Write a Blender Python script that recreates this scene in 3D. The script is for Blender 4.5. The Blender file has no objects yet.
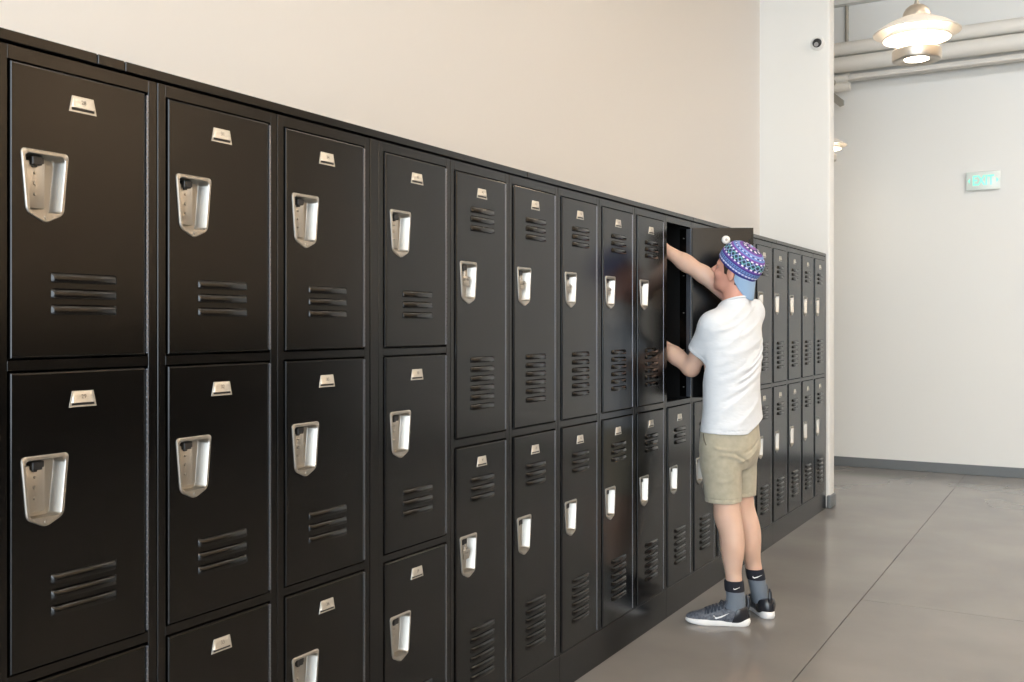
import bpy, bmesh, math, random
import numpy as np
from mathutils import Vector, Matrix
R = math.radians
rnd = random.Random(7)
scene = bpy.context.scene
COL = scene.collection

# ------------------------------------------------------------------ helpers
def link(o, parent=None):
    COL.objects.link(o)
    if parent is not None:
        o.parent = parent
    return o

def tag(o, label=None, cat=None, group=None, kind=None):
    if label: o['label'] = label
    if cat: o['category'] = cat
    if group: o['group'] = group
    if kind: o['kind'] = kind
    return o

def empty(name, loc=(0, 0, 0)):
    o = bpy.data.objects.new(name, None)
    o.empty_display_size = 0.1
    o.location = loc
    return link(o)

def mesh_of(bm, name, mats, smooth=False, angle=None):
    me = bpy.data.meshes.new(name)
    bmesh.ops.recalc_face_normals(bm, faces=bm.faces)
    bm.to_mesh(me); bm.free()
    for m in (mats if isinstance(mats, (list, tuple)) else [mats]):
        me.materials.append(m)
    if smooth or angle:
        for p in me.polygons: p.use_smooth = True
    if angle:
        sharp_by_angle(me, angle)
    return me

def sharp_by_angle(me, deg):
    b = bmesh.new(); b.from_mesh(me)
    lim = R(deg)
    for e in b.edges:
        if len(e.link_faces) == 2:
            e.smooth = e.calc_face_angle(0) < lim
    b.to_mesh(me); b.free()

def put(name, me, parent=None, loc=(0, 0, 0)):
    o = bpy.data.objects.new(name, me)
    o.location = loc
    return link(o, parent)

def box(bm, x0, x1, y0, y1, z0, z1, bev=0.0, seg=1, mat=0):
    r = bmesh.ops.create_cube(bm, size=1.0)
    vs = r['verts']
    for v in vs:
        v.co = Vector(((x0 + x1) / 2 + v.co.x * (x1 - x0), (y0 + y1) / 2 + v.co.y * (y1 - y0), (z0 + z1) / 2 + v.co.z * (z1 - z0)))
    fs = set(f for v in vs for f in v.link_faces)
    for f in fs: f.material_index = mat
    if bev > 0:
        es = list(set(e for v in vs for e in v.link_edges))
        rr = bmesh.ops.bevel(bm, geom=es, offset=bev, segments=seg, affect='EDGES', profile=0.5)
        for f in rr['faces']: f.material_index = mat

def cyl(bm, p0, p1, r0, r1=None, n=24, cap=True, mat=0):
    r1 = r0 if r1 is None else r1
    p0, p1 = Vector(p0), Vector(p1)
    d = (p1 - p0).normalized()
    a = d.orthogonal().normalized(); b = d.cross(a)
    A = [bm.verts.new(p0 + (a * math.cos(t) + b * math.sin(t)) * r0) for t in (2 * math.pi * i / n for i in range(n))]
    B = [bm.verts.new(p1 + (a * math.cos(t) + b * math.sin(t)) * r1) for t in (2 * math.pi * i / n for i in range(n))]
    for i in range(n):
        f = bm.faces.new((A[i], A[(i + 1) % n], B[(i + 1) % n], B[i])); f.material_index = mat
    if cap:
        f = bm.faces.new(A[::-1]); f.material_index = mat
        f = bm.faces.new(B); f.material_index = mat

def lathe(bm, prof, n=48, mat=0, close=False):
    rows = []
    for (r, z) in prof:
        if r < 1e-6:
            rows.append([bm.verts.new((0, 0, z))])
        else:
            rows.append([bm.verts.new((r * math.cos(2 * math.pi * i / n), r * math.sin(2 * math.pi * i / n), z)) for i in range(n)])
    pairs = list(zip(rows[:-1], rows[1:]))
    if close: pairs.append((rows[-1], rows[0]))
    for a, b in pairs:
        for i in range(n):
            j = (i + 1) % n
            if len(a) == 1 and len(b) == 1: continue
            if len(a) == 1: f = bm.faces.new((a[0], b[j], b[i]))
            elif len(b) == 1: f = bm.faces.new((a[i], a[j], b[0]))
            else: f = bm.faces.new((a[i], a[j], b[j], b[i]))
            f.material_index = mat

def pipe(bm, pts, r, n=10, mat=0):
    pts = [Vector(p) for p in pts]
    rings = []; prev = None
    for i, p in enumerate(pts):
        d = (pts[min(i + 1, len(pts) - 1)] - pts[max(i - 1, 0)]).normalized()
        a = d.orthogonal().normalized() if prev is None else (prev - d * prev.dot(d)).normalized()
        prev = a; b = d.cross(a)
        rad = r[i] if isinstance(r, (list, tuple)) else r
        rings.append([bm.verts.new(p + (a * math.cos(t) + b * math.sin(t)) * rad) for t in (2 * math.pi * k / n for k in range(n))])
    for A, B in zip(rings[:-1], rings[1:]):
        for k in range(n):
            f = bm.faces.new((A[k], A[(k + 1) % n], B[(k + 1) % n], B[k])); f.material_index = mat
    for ring, s in ((rings[0], -1), (rings[-1], 1)):
        f = bm.faces.new(ring[::s]); f.material_index = mat

def text_mesh(body, size, mat, extrude=0.0, bold=0.0, align='CENTER'):
    cu = bpy.data.curves.new('number', 'FONT')
    cu.body = body; cu.size = size; cu.extrude = extrude; cu.offset = bold
    cu.align_x = align; cu.align_y = 'CENTER'; cu.resolution_u = 3
    ob = bpy.data.objects.new('number', cu)
    COL.objects.link(ob)
    dg = bpy.context.evaluated_depsgraph_get()
    me = bpy.data.meshes.new_from_object(ob.evaluated_get(dg))
    bpy.data.objects.remove(ob); bpy.data.curves.remove(cu)
    me.materials.clear(); me.materials.append(mat)
    return me

# ------------------------------------------------------------------ materials
def mat(name, color=(0.5, 0.5, 0.5), rough=0.5, metal=0.0, spec=0.5, emit=None, emit_s=0.0, trans=0.0, ior=None, sheen=0.0, alpha=1.0):
    m = bpy.data.materials.new(name); m.use_nodes = True
    b = m.node_tree.nodes['Principled BSDF']
    b.inputs['Base Color'].default_value = (*color, 1)
    b.inputs['Roughness'].default_value = rough
    b.inputs['Metallic'].default_value = metal
    b.inputs['Specular IOR Level'].default_value = spec
    if emit:
        b.inputs['Emission Color'].default_value = (*emit, 1)
        b.inputs['Emission Strength'].default_value = emit_s
    if trans: b.inputs['Transmission Weight'].default_value = trans
    if ior: b.inputs['IOR'].default_value = ior
    if sheen: b.inputs['Sheen Weight'].default_value = sheen
    return m

def nodes(m):
    nt = m.node_tree
    return nt, nt.nodes, nt.links, nt.nodes['Principled BSDF']

def noise_col(m, c0, c1, scale=5.0, detail=4.0, lo=0.35, hi=0.65, stretch=(1, 1, 1), coord='Object', rough=None):
    nt, N, L, b = nodes(m)
    tc = N.new('ShaderNodeTexCoord'); mp = N.new('ShaderNodeMapping'); mp.inputs['Scale'].default_value = stretch
    nz = N.new('ShaderNodeTexNoise'); nz.inputs['Scale'].default_value = scale; nz.inputs['Detail'].default_value = detail
    cr = N.new('ShaderNodeValToRGB')
    cr.color_ramp.elements[0].position = lo; cr.color_ramp.elements[0].color = (*c0, 1)
    cr.color_ramp.elements[1].position = hi; cr.color_ramp.elements[1].color = (*c1, 1)
    L.new(tc.outputs[coord], mp.inputs['Vector']); L.new(mp.outputs['Vector'], nz.inputs['Vector'])
    L.new(nz.outputs['Fac'], cr.inputs['Fac']); L.new(cr.outputs['Color'], b.inputs['Base Color'])
    if rough:
        mr = N.new('ShaderNodeMapRange'); mr.inputs['To Min'].default_value = rough[0]; mr.inputs['To Max'].default_value = rough[1]
        L.new(nz.outputs['Fac'], mr.inputs['Value']); L.new(mr.outputs['Result'], b.inputs['Roughness'])
    return m

def bump(m, scale=200.0, strength=0.1, dist=0.001, detail=2.0, stretch=(1, 1, 1), coord='Object'):
    nt, N, L, b = nodes(m)
    tc = N.new('ShaderNodeTexCoord'); mp = N.new('ShaderNodeMapping'); mp.inputs['Scale'].default_value = stretch
    nz = N.new('ShaderNodeTexNoise'); nz.inputs['Scale'].default_value = scale; nz.inputs['Detail'].default_value = detail
    bp = N.new('ShaderNodeBump'); bp.inputs['Strength'].default_value = strength; bp.inputs['Distance'].default_value = dist
    L.new(tc.outputs[coord], mp.inputs['Vector']); L.new(mp.outputs['Vector'], nz.inputs['Vector'])
    L.new(nz.outputs['Fac'], bp.inputs['Height'])
    old = b.inputs['Normal'].links
    if old: L.new(old[0].from_socket, bp.inputs['Normal'])
    L.new(bp.outputs['Normal'], b.inputs['Normal'])
    return m

M = {}
M['wall_warm'] = bump(mat('wall_paint', (0.715, 0.70, 0.68), 0.75, spec=0.3), 120, 0.05, 0.001)
M['wall_white'] = bump(mat('white_paint', (0.80, 0.81, 0.795), 0.7, spec=0.3), 120, 0.05, 0.001)
M['ceiling'] = mat('ceiling_paint', (0.78, 0.70, 0.60), 0.85)
M['tan_reflector'] = mat('added_warm_wall_tone', (0.74, 0.58, 0.42), 0.8)  # tan put on the unseen wall to warm the upper door reflections
M['charcoal'] = mat('added_dark_wall_band', (0.03, 0.03, 0.03), 0.6)  # dark band added to the unseen wall to darken low door reflections
M['floor'] = bump(noise_col(mat('polished_concrete', rough=0.2), (0.205, 0.193, 0.180), (0.27, 0.255, 0.238), 1.3, 8, 0.3, 0.7, rough=(0.13, 0.26)), 2.5, 0.02, 0.01)
M['joint'] = mat('joint_filler', (0.10, 0.09, 0.08), 0.8)
M['baseboard'] = mat('grey_rubber', (0.15, 0.165, 0.175), 0.45)
M['black'] = bump(mat('black_enamel', (0.0014, 0.0012, 0.0011), 0.19, spec=0.40), 260, 0.02, 0.0006, 1.0)
M['black_in'] = mat('black_enamel_inside', (0.004, 0.0038, 0.0036), 0.40)
M['hinge'] = mat('hinge_steel', (0.20, 0.21, 0.24), 0.28, 0.85)
M['steel'] = bump(mat('satin_nickel', (0.45, 0.43, 0.395), 0.42, 1.0), 300, 0.05, 0.0004, 1.0, (1, 1, 0.1))
M['plate'] = mat('plate_steel', (0.60, 0.57, 0.51), 0.42, 0.8)
M['ink'] = mat('engraved_ink', (0.10, 0.085, 0.07), 0.6)
M['latch_black'] = mat('latch_plastic', (0.012, 0.012, 0.013), 0.4)
M['pipe'] = mat('pipe_jacket', (0.80, 0.78, 0.73), 0.55)
M['conduit'] = mat('conduit_paint', (0.72, 0.70, 0.66), 0.45)
M['strut'] = mat('galvanised_strut', (0.42, 0.40, 0.35), 0.45, 0.6)
M['lamp_metal'] = mat('brushed_aluminium', (0.62, 0.57, 0.50), 0.35, 0.85)
M['lamp_white'] = mat('shade_enamel', (0.88, 0.84, 0.78), 0.4)
M['bulb'] = mat('lamp_glass', (1, 0.95, 0.88), 0.3, emit=(1.0, 0.86, 0.68), emit_s=38.0)
M['dark'] = mat('dark_rubber', (0.02, 0.02, 0.02), 0.5)
M['white_plastic'] = mat('white_plastic', (0.82, 0.82, 0.80), 0.35)
M['grey_plastic'] = mat('grey_plastic', (0.35, 0.35, 0.35), 0.4)
M['sign_clear'] = mat('sign_acrylic', (0.74, 0.82, 0.79), 0.2)
M['sign_green'] = mat('sign_green', (0.25, 0.80, 0.62), 0.4, emit=(0.22, 0.95, 0.72), emit_s=0.45)
# ------------------------------------------------------------------ setting
XL = -1.818      # plane of the locker frames
XW = -2.354      # wall behind the lockers
XB = -4.6        # wall of the space behind the pier
XR = 5.2         # wall opposite the lockers
Y0 = -5.5        # wall with the added windows, behind the photographer
YP = 8.085       # pier face at the end of the row
YF = 10.62       # far wall
ZC = 4.86

def struct(name, bm, m, angle=None):
    return tag(put(name, mesh_of(bm, name, m, angle=angle)), kind='structure')

bm = bmesh.new()
g = 0.0026
JX, JY = -1.05, 5.478
box(bm, XB - .2, XR + .2, Y0 - .2, YF + .2, -0.15, -0.006, mat=1)
for (x0, x1, y0, y1) in ((XB - .2, JX - g, Y0 - .2, YF + .2), (JX + g, XR + .2, Y0 - .2, JY - g), (JX + g, XR + .2, JY + g, YF + .2)):
    box(bm, x0, x1, y0, y1, -0.0058, 0.0)
struct('floor', bm, [M['floor'], M['joint']])

bm = bmesh.new(); box(bm, XB - .2, XR + .2, Y0 - .2, YF + .2, ZC, ZC + .2); struct('ceiling', bm, M['ceiling'])
bm = bmesh.new(); box(bm, XW - .2, XW, Y0, YP, 0, ZC); struct('wall_left', bm, M['wall_warm'])
bm = bmesh.new(); box(bm, XW - .2, -1.790, YP, YP + .17, 0, ZC, 0.022, 4); struct('wall_pier', bm, M['wall_white'], 40)
bm = bmesh.new(); box(bm, XB - .2, XB, YP + .0, YF, 0, ZC); box(bm, XB, XW - .2, YP, YP + .17, 0, ZC); struct('wall_alcove', bm, M['wall_warm'])
bm = bmesh.new(); box(bm, XB - .2, XR + .2, YF, YF + .2, 0, ZC)
struct('wall_far', bm, M['wall_white'])
bm = bmesh.new()
box(bm, XR, XR + .2, Y0, YF, 0, 1.5, mat=1); box(bm, XR, XR + .2, Y0, YF, 1.5, ZC)
struct('wall_right', bm, [M['tan_reflector'], M['charcoal']])
# rear wall with two tall windows, added as an unseen daylight source
WIN = ((-2.2, 1.4), (1.7, 5.0)); WZ = (0.3, 4.6)
bm = bmesh.new()
xs = [XW - .2, WIN[0][0], WIN[0][1], WIN[1][0], WIN[1][1], XR + .2]
box(bm, xs[0], xs[5], Y0 - .2, Y0, 0, WZ[0]); box(bm, xs[0], xs[5], Y0 - .2, Y0, WZ[1], ZC)
for a, b_ in ((0, 1), (2, 3), (4, 5)): box(bm, xs[a], xs[b_], Y0 - .2, Y0, WZ[0], WZ[1])
struct('wall_rear', bm, M['wall_white'])
for k, (a, b_) in enumerate(WIN):
    bm = bmesh.new()
    t = 0.05
    box(bm, a, a + t, Y0 - .12, Y0 - .06, *WZ); box(bm, b_ - t, b_, Y0 - .12, Y0 - .06, *WZ)
    for z in (WZ[0], (WZ[0] + WZ[1]) / 2 - t / 2, WZ[1] - t): box(bm, a + t, b_ - t, Y0 - .12, Y0 - .06, z, z + t)
    box(bm, (a + b_) / 2 - t / 2, (a + b_) / 2 + t / 2, Y0 - .118, Y0 - .062, WZ[0] + t, WZ[1] - t)
    struct('added_window_%d' % (k + 1), bm, M['grey_plastic'])
# baseboards
bm = bmesh.new(); box(bm, XB, XR, YF - .012, YF, 0, 0.098, 0.004, 2); struct('baseboard_far', bm, M['baseboard'])
bm = bmesh.new(); box(bm, XL + .004, -1.780, YP - .010, YP + .18, 0, 0.105, 0.012, 3); struct('baseboard_pier', bm, M['baseboard'], 40)
bm = bmesh.new(); box(bm, XR - .012, XR, Y0, YF - .012, 0, 0.098, 0.004, 2); struct('baseboard_right', bm, M['baseboard'])

# ------------------------------------------------------------------ lockers
PIT = 0.3812; STI = 0.0265; DW = 0.318; TOPZ = 2.004; BASEZ = 0.148; DEP = 0.515
COLS = [(1.171 + 0.382 * i - STI, 3) for i in range(3)] + [(2.357 - STI, 3)] + [(2.357 + PIT * i - STI, 2) for i in range(1, 15)]
TIERS = {3: [(1.390, 1.972), (0.773, 1.362), (0.155, 0.745)], 2: [(1.079, 1.969), (0.155, 1.047)]}
OUT = 0.006      # door stands this far proud of its frame
TH = 0.018

def outline_handle(off=0.0, flat=False):
    # (y, z) loop of the handle surround, centred on its top middle; counter clockwise
    w0, w1, h, tip = 0.0535 - off, 0.042 - off, 0.126, 0.1465 - off
    def corner(p, a, b, r, n=5):
        p, a, b = Vector(p), Vector(a), Vector(b)
        da, db = (a - p).normalized(), (b - p).normalized()
        A, B = p + da * r, p + db * r
        return [tuple((A * (1 - t) ** 2 + p * 2 * t * (1 - t) + B * t * t)) for t in (i / n for i in range(n + 1))]
    top = -off
    if flat:   # the opening: a tapering slot without the tip
        P = [(-w0, top), (-w1, -h + 0.001), (w1, -h + 0.001), (w0, top)]
        rr = [0.012, 0.009, 0.009, 0.012]
    else:
        P = [(-w0, top), (-w1, -h), (0, -tip), (w1, -h), (w0, top)]
        rr = [0.011, 0.012, 0.012, 0.012, 0.011]
    out = []
    for i, p in enumerate(P):
        out += corner(p, P[i - 1], P[(i + 1) % len(P)], rr[i])
    return out

def loop(bm, pts, x, cy, cz):
    vs = [bm.verts.new((x, cy + p[0], cz + p[1])) for p in pts]
    es = [bm.edges.new((vs[i], vs[(i + 1) % len(vs)])) for i in range(len(vs))]
    return vs, es

def bridge(bm, a, b, mat=0):
    n = len(a)
    for i in range(n):
        f = bm.faces.new((a[i], a[(i + 1) % n], b[(i + 1) % n], b[i])); f.material_index = mat

HCY, HTOP = 0.0725, 0.166          # handle centre from the door's free edge, and its top below the door's top
def door_mesh(h, hz):
    """slab with a hole for the handle; y from -DW (free edge) to 0 (hinge), z from 0 to h, front at x=OUT"""
    bm = bmesh.new()
    w = DW; b_ = 0.0042
    def rect(x, i):
        pts = [(-w + i, i), (-i, i), (-i, h - i), (-w + i, h - i)]
        vs = [bm.verts.new((x, p[0], p[1])) for p in pts]
        return vs
    r0 = rect(OUT, b_); rm = rect(OUT - b_ * .13, b_ * .5); r1 = rect(OUT - b_ * .5, b_ * .13); r1b = rect(OUT - b_, 0); r2 = rect(OUT - TH, 0)
    bridge(bm, r0, rm); bridge(bm, rm, r1); bridge(bm, r1, r1b); bridge(bm, r1b, r2)
    hole = outline_handle(0.003)
    for x, rr in ((OUT, r0), (OUT - TH, r2)):
        hv, he = loop(bm, hole, x, -w + HCY, hz)
        oe = [bm.edges.get((rr[i], rr[(i + 1) % 4])) for i in range(4)]
        bmesh.ops.triangle_fill(bm, use_beauty=True, use_dissolve=False, edges=he + oe)
        if x == OUT: hv0 = hv
        else: bridge(bm, hv0, hv)
    xb = OUT - TH
    for q in ((-w + .001, -.001, .001, .012), (-w + .001, -.001, h - .012, h - .001), (-w + .001, -w + .010, .012, h - .012), (-.010, -.001, .012, h - .012)):
        box(bm, xb - .004, xb + .001, *q)
    box(bm, xb - .010, xb + .001, -w + .012, -w + .020, .06, h - .06, .001)      # latch rod channel
    return mesh_of(bm, 'door', M['black'])

def louver_mesh(w, zs, cy):
    """pressed louvers: each a hood sloping out towards its lower lip"""
    bm = bmesh.new()
    for z in zs:
        H, D, y0, y1 = 0.0205, 0.0085, cy - w / 2, cy + w / 2
        prof = [(0.0, 0.0), (D * .42, -H * .07), (D * .70, -H * .17), (D * .88, -H * .31), (D * .98, -H * .55), (D * 1.02, -H * .86), (D * .86, -H), (0.0, -H * 0.985)]
        e = 0.010
        rings = []
        for (y, s) in ((y0, 0.0), (y0 + e * .35, .62), (y0 + e, 1.0), (y1 - e, 1.0), (y1 - e * .35, .62), (y1, 0.0)):
            rings.append([bm.verts.new((OUT - .0003 + p[0] * s, y, z + p[1] * (0.82 + .18 * s) - (1 - s) * H * .06)) for p in prof])
        for A, B in zip(rings[:-1], rings[1:]):
            for k in range(len(prof) - 1):
                bm.faces.new((A[k], A[k + 1], B[k + 1], B[k]))
    bmesh.ops.remove_doubles(bm, verts=bm.verts, dist=1e-6)
    return mesh_of(bm, 'louver_vent', M['black'], angle=38)

def hinge_mesh(h):
    bm = bmesh.new()
    n = int(h / 0.0125); cx, cy = OUT - .0050, 0.0078
    for i in range(n):
        z0 = 0.004 + (h - .008) * i / n; z1 = 0.004 + (h - .008) * (i + 1) / n
        g_ = 0.0011
        cyl(bm, (cx, cy, z0 + g_), (cx, cy, z1 - g_), 0.0039, n=8)
    cyl(bm, (cx, cy, 0.004), (cx, cy, h - .004), 0.0022, n=6)
    return mesh_of(bm, 'hinge', M['hinge'], angle=40)

def handle_mesh():
    bm = bmesh.new()
    cy = -DW + HCY
    o0 = loop(bm, outline_handle(0.0), OUT - .001, cy, 0)[0]
    o1 = loop(bm, outline_handle(0.0005), OUT + .0022, cy, 0)[0]
    o2v, o2e = loop(bm, outline_handle(0.0025), OUT + .0038, cy, 0)
    bridge(bm, o0, o1); bridge(bm, o1, o2v)
    i0v, i0e = loop(bm, outline_handle(0.0075, True), OUT + .0038, cy, 0)
    bmesh.ops.triangle_fill(bm, use_beauty=True, edges=o2e + i0e)
    i1 = loop(bm, outline_handle(0.0090, True), OUT + .0022, cy, 0)[0]
    i2 = loop(bm, outline_handle(0.0125, True), OUT - .026, cy, 0)[0]
    i3 = loop(bm, outline_handle(0.0145, True), OUT - .0285, cy, 0)[0]
    bridge(bm, i0v, i1); bridge(bm, i1, i2); bridge(bm, i2, i3)
    bm.faces.new(i3)
    # the raised strike plate over the left part of the cup
    box(bm, OUT - .0285, OUT - .014, cy - .033, cy + .010, -.116, -.021, .003, 2)
    for z, r in ((-.045, .0032), (-.066, .0046), (-.088, .0032)):
        cyl(bm, (OUT - .0142, cy - .013, z), (OUT - .0110, cy - .013, z), r, r * .7, n=14)
    cyl(bm, (OUT + .0036, cy, -.1345), (OUT + .0054, cy, -.1345), .0040, .0034, n=14)
    return mesh_of(bm, 'recessed_handle', M['steel'], angle=35)

def latch_mesh():
    bm = bmesh.new(); cy = -DW + HCY
    box(bm, OUT - .026, OUT - .004, cy - .024, cy - .002, -.030, -.013, .0015, 1)
    box(bm, OUT - .022, OUT - .008, cy - .010, cy + .004, -.026, -.013, .001, 1)
    box(bm, OUT - .018, OUT - .009, cy - .020, cy - .010, -.034, -.030, .001, 1)
    return mesh_of(bm, 'latch', M['latch_black'])

def hasp_mesh():
    bm = bmesh.new(); cy = -DW + HCY
    box(bm, OUT - .016, OUT - .002, cy - .026, cy + .012, -.066, -.049, .004, 2)
    box(bm, OUT - .015, OUT - .004, cy - .018, cy + .014, -.083, -.064, .003, 2)
    cyl(bm, (OUT - .010, cy - .010, -.050), (OUT - .010, cy - .010, -.036), .006, n=14)
    cyl(bm, (OUT - .012, cy + .004, -.058), (OUT + .001, cy + .004, -.058), .006, n=14)
    return mesh_of(bm, 'padlock_hasp', M['steel'], angle=35)

def plate_mesh():
    bm = bmesh.new()
    def trap(x, i, zt, zb):
        f = lambda z: 0.0255 + (-z) / 0.034 * 0.0075 - i
        pts = [(-f(zb), zb), (f(zb), zb), (f(zt), zt), (-f(zt), zt)]
        return [bm.verts.new((x, -DW / 2 + p[0], p[1])) for p in pts]
    a = trap(OUT - .0005, 0, 0, -.034); b_ = trap(OUT + .0012, .0004, -.0004, -.0336)
    bridge(bm, a, b_); bm.faces.new(b_)
    # pillow that swells towards its open lower end
    rows = []
    for (z, d) in ((-.0016, .0), (-.004, .0014), (-.012, .0020), (-.020, .0034), (-.0245, .0040)):
        hw = 0.0255 + (-z) / 0.034 * 0.0075 - .0035
        rows.append([bm.verts.new((OUT + .0012 + d * s, -DW / 2 + hw * t, z)) for (t, s) in ((-1, 0), (-.93, .7), (-.84, 1), (.84, 1), (.93, .7), (1, 0))])
    for A, B in zip(rows[:-1], rows[1:]):
        for k in range(5): bm.faces.new((A[k], A[k + 1], B[k + 1], B[k]))
    low = [bm.verts.new((OUT + .0013, v.co.y, -.0246)) for v in rows[-1]]
    for k in range(5): bm.faces.new((rows[-1][k], rows[-1][k + 1], low[k + 1], low[k]))
    return mesh_of(bm, 'number_plate', M['plate'], angle=40)

def slot_mesh():
    bm = bmesh.new()
    box(bm, OUT + .0008, OUT + .0017, -DW / 2 - .0265, -DW / 2 + .0265, -.0300, -.0250)
    return mesh_of(bm, 'plate_slot', M['latch_black'])

def frame_mesh(n, left_end=False, right_end=False):
    bm = bmesh.new()
    W = PIT; o0, o1 = STI - .003, STI + DW + .0125; F = 0.022
    s = 0.0008
    box(bm, -F, 0, s, o0, BASEZ, TOPZ, .0012); box(bm, -F, 0, o1, W - s, BASEZ, TOPZ, .0012)
    ds = TIERS[n]
    gaps = [(ds[0][1] + .003, TOPZ)] + [(ds[i + 1][1] + .003, ds[i][0] - .003) for i in range(n - 1)] + [(BASEZ, ds[-1][0] - .003)]
    for (z0, z1) in gaps:
        box(bm, -F, -.0002, o0 - .001, o1 + .001, z0, z1, .001)
    for (y0, y1) in ((s, .003), (W - .003, W - s)): box(bm, -DEP, -F, y0, y1, BASEZ, TOPZ, mat=1)
    box(bm, -DEP, -DEP + .003, .003, W - .003, BASEZ, TOPZ, mat=1)
    for (z0, z1) in gaps:
        zc = (z0 + z1) / 2 if z1 < TOPZ and z0 > BASEZ else (TOPZ - .006 if z1 >= TOPZ else BASEZ + .006)
        box(bm, -DEP + .003, -F, .003, W - .003, zc - .004, zc + .004, mat=1)
    # door stop strip on the hinge side, with its screws
    for (z0, z1) in ds:
        box(bm, -F - .034, -F, o1 - .003, o1 + .006, z0 + .004, z1 - .004)
    return mesh_of(bm, 'frame', [M['black'], M['black_in']])

def screws_mesh(n):
    bm = bmesh.new(); o1 = STI + DW + .0105
    for (z0, z1) in TIERS[n]:
        for k in range(5):
            z = z0 + (z1 - z0) * (0.06 + .22 * k)
            cyl(bm, (-.034, o1 + .001, z), (-.034, o1 - .0065, z), .0028, n=10)
    return mesh_of(bm, 'stop_screws', M['steel'])

LV3 = [-.409 - .0325 * i for i in range(3)]
LV2u = [-.108 - .0315 * i for i in range(3)]; LV2l = [-.620 - .0322 * i for i in range(6)]
SH = {}
for n in (3, 2):
    for i, (z0, z1) in enumerate(TIERS[n]):
        h = z1 - z0
        hz = h - (HTOP if n == 3 else .297)
        d = {'door': door_mesh(h, hz), 'hinge': hinge_mesh(h)}
        if n == 3: d['lv'] = [louver_mesh(.156, [h + z for z in LV3], -DW / 2 + .005)]
        else: d['lv'] = [louver_mesh(.150, [h + z for z in LV2u], -DW / 2 + .005), louver_mesh(.150, [h + z for z in LV2l], -DW / 2 + .005)]
        SH[n, i] = (d, h, hz)
FRAME = {n: frame_mesh(n) for n in (2, 3)}; SCREW = {n: screws_mesh(n) for n in (2, 3)}
HAND, LATCH, HASP, PLATE, SLOT = handle_mesh(), latch_mesh(), hasp_mesh(), plate_mesh(), slot_mesh()
LABELS = [
 'leftmost black locker column of the row, three doors with the biggest handles',
 'second black three-door locker from the left end of the row',
 'third black three-door locker from the left, ending at the wide filler strip',
 'black three-door locker right of the wide filler strip, next to the two-door ones',
 'first black two-door locker from the left, beside the last three-door one',
 'second black two-door locker counted from the three-door lockers',
 'third black two-door locker counted from the three-door lockers',
 'glossy black two-door locker, second to the left of the open locker',
 'closed black two-door locker directly left of the opened one',
 'black two-door locker with its upper door open and the person reaching in',
 'black two-door locker just right of the open one, low handle beside the khaki shorts',
 'black two-door locker behind the khaki shorts and legs, second past the open one',
 'black two-door locker mostly hidden behind the white shirt and legs',
 'two-door locker touching the right outline of the white shirt, fifth from the pier',
 'two-door locker fourth from the white pier at the far end',
 'two-door locker third from the white pier at the far end',
 'two-door locker second from the white pier at the far end',
 'last two-door locker of the row, right against the white pier']
num = 28
for c, (yl, n) in enumerate(COLS):
    L_ = tag(empty('locker', (XL, yl, 0)), LABELS[c], 'locker', 'black metal lockers along the wall')
    put('frame', FRAME[n], L_)
    if c == 9:
        put('stop_screws', SCREW[n], L_)
        bm = bmesh.new(); o1 = STI + DW + .0125
        box(bm, -.020, -.002, o1 - .0045, o1 - .0025, TIERS[2][0][0] + .004, TIERS[2][0][1] - .004)
        put('hinge_leaf', mesh_of(bm, 'hinge_leaf', M['hinge']), L_)
    for i, (z0, z1) in enumerate(TIERS[n]):
        d, h, hz = SH[n, i]
        D = put('door', d['door'], L_, (0, STI + DW, z0))
        if c == 9 and i == 0:
            D['label'] = 'black locker door standing open'
            D.location = (0.010, STI + DW + .014, z0); D.rotation_euler = (0, 0, R(119))
        put('hinge', d['hinge'], D)
        for lv in d['lv']: put('louver_vent', lv, D)
        hd = put('recessed_handle', HAND, D, (0, 0, hz)); put('latch', LATCH, D, (0, 0, hz))
        if (c in (4, 5, 6, 7) and i == 0) or (c == 4 and i == 1): put('padlock_hasp', HASP, D, (0, 0, hz))
        put('number_plate', PLATE, D, (0, 0, h - .042)); put('plate_slot', SLOT, D, (0, 0, h - .042))
        t = put('plate_number', text_mesh(str(num), 0.0125, M['ink']), D, (OUT + .0040, -DW / 2, h - .042 - .0125))
        t.rotation_euler = (R(84), 0, R(90)); num += 1

# filler strip, top trim and plinth: continuous with the building
def seg_strip(name, x0, x1, cuts, z0, z1, m, bev=.0015):
    for i, (a, b_) in enumerate(zip(cuts[:-1], cuts[1:])):
        bm = bmesh.new(); box(bm, x0, x1, a + .0012, b_ - .0012, z0, z1, bev)
        tag(put('%s_%d' % (name, i + 1), mesh_of(bm, name, m)), kind='structure')
YE = COLS[-1][0] + PIT
FA = COLS[2][0] + PIT + .0005; FB = COLS[3][0] - .0005
bm = bmesh.new(); box(bm, XL - .06, XL + .0015, FA, FB, BASEZ, TOPZ, .0015)
tag(put('filler_strip', mesh_of(bm, 'filler_strip', M['black'])), 'wide vertical black filler strip between third and fourth lockers from the left', 'filler strip')
bm = bmesh.new(); box(bm, XL - DEP, XL - .0005, YE + .0008, YP - .0006, 0, 2.030, .0015)
tag(put('end_panel', mesh_of(bm, 'end_panel', M['black'])), 'black end panel closing the locker row at the white pier', 'panel')
seg_strip('trim', XL - .5, XL + .004, [COLS[0][0], 1.368, 1.437, 3.222, 5.01, 6.62, YE], 2.0085, 2.0305, M['black'])
seg_strip('trim_plinth', XL - .45, XL - .0005, [COLS[0][0], 2.72, 3.49, 4.635, 6.55, YE], 0.0, BASEZ - .002, M['black'])
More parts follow.
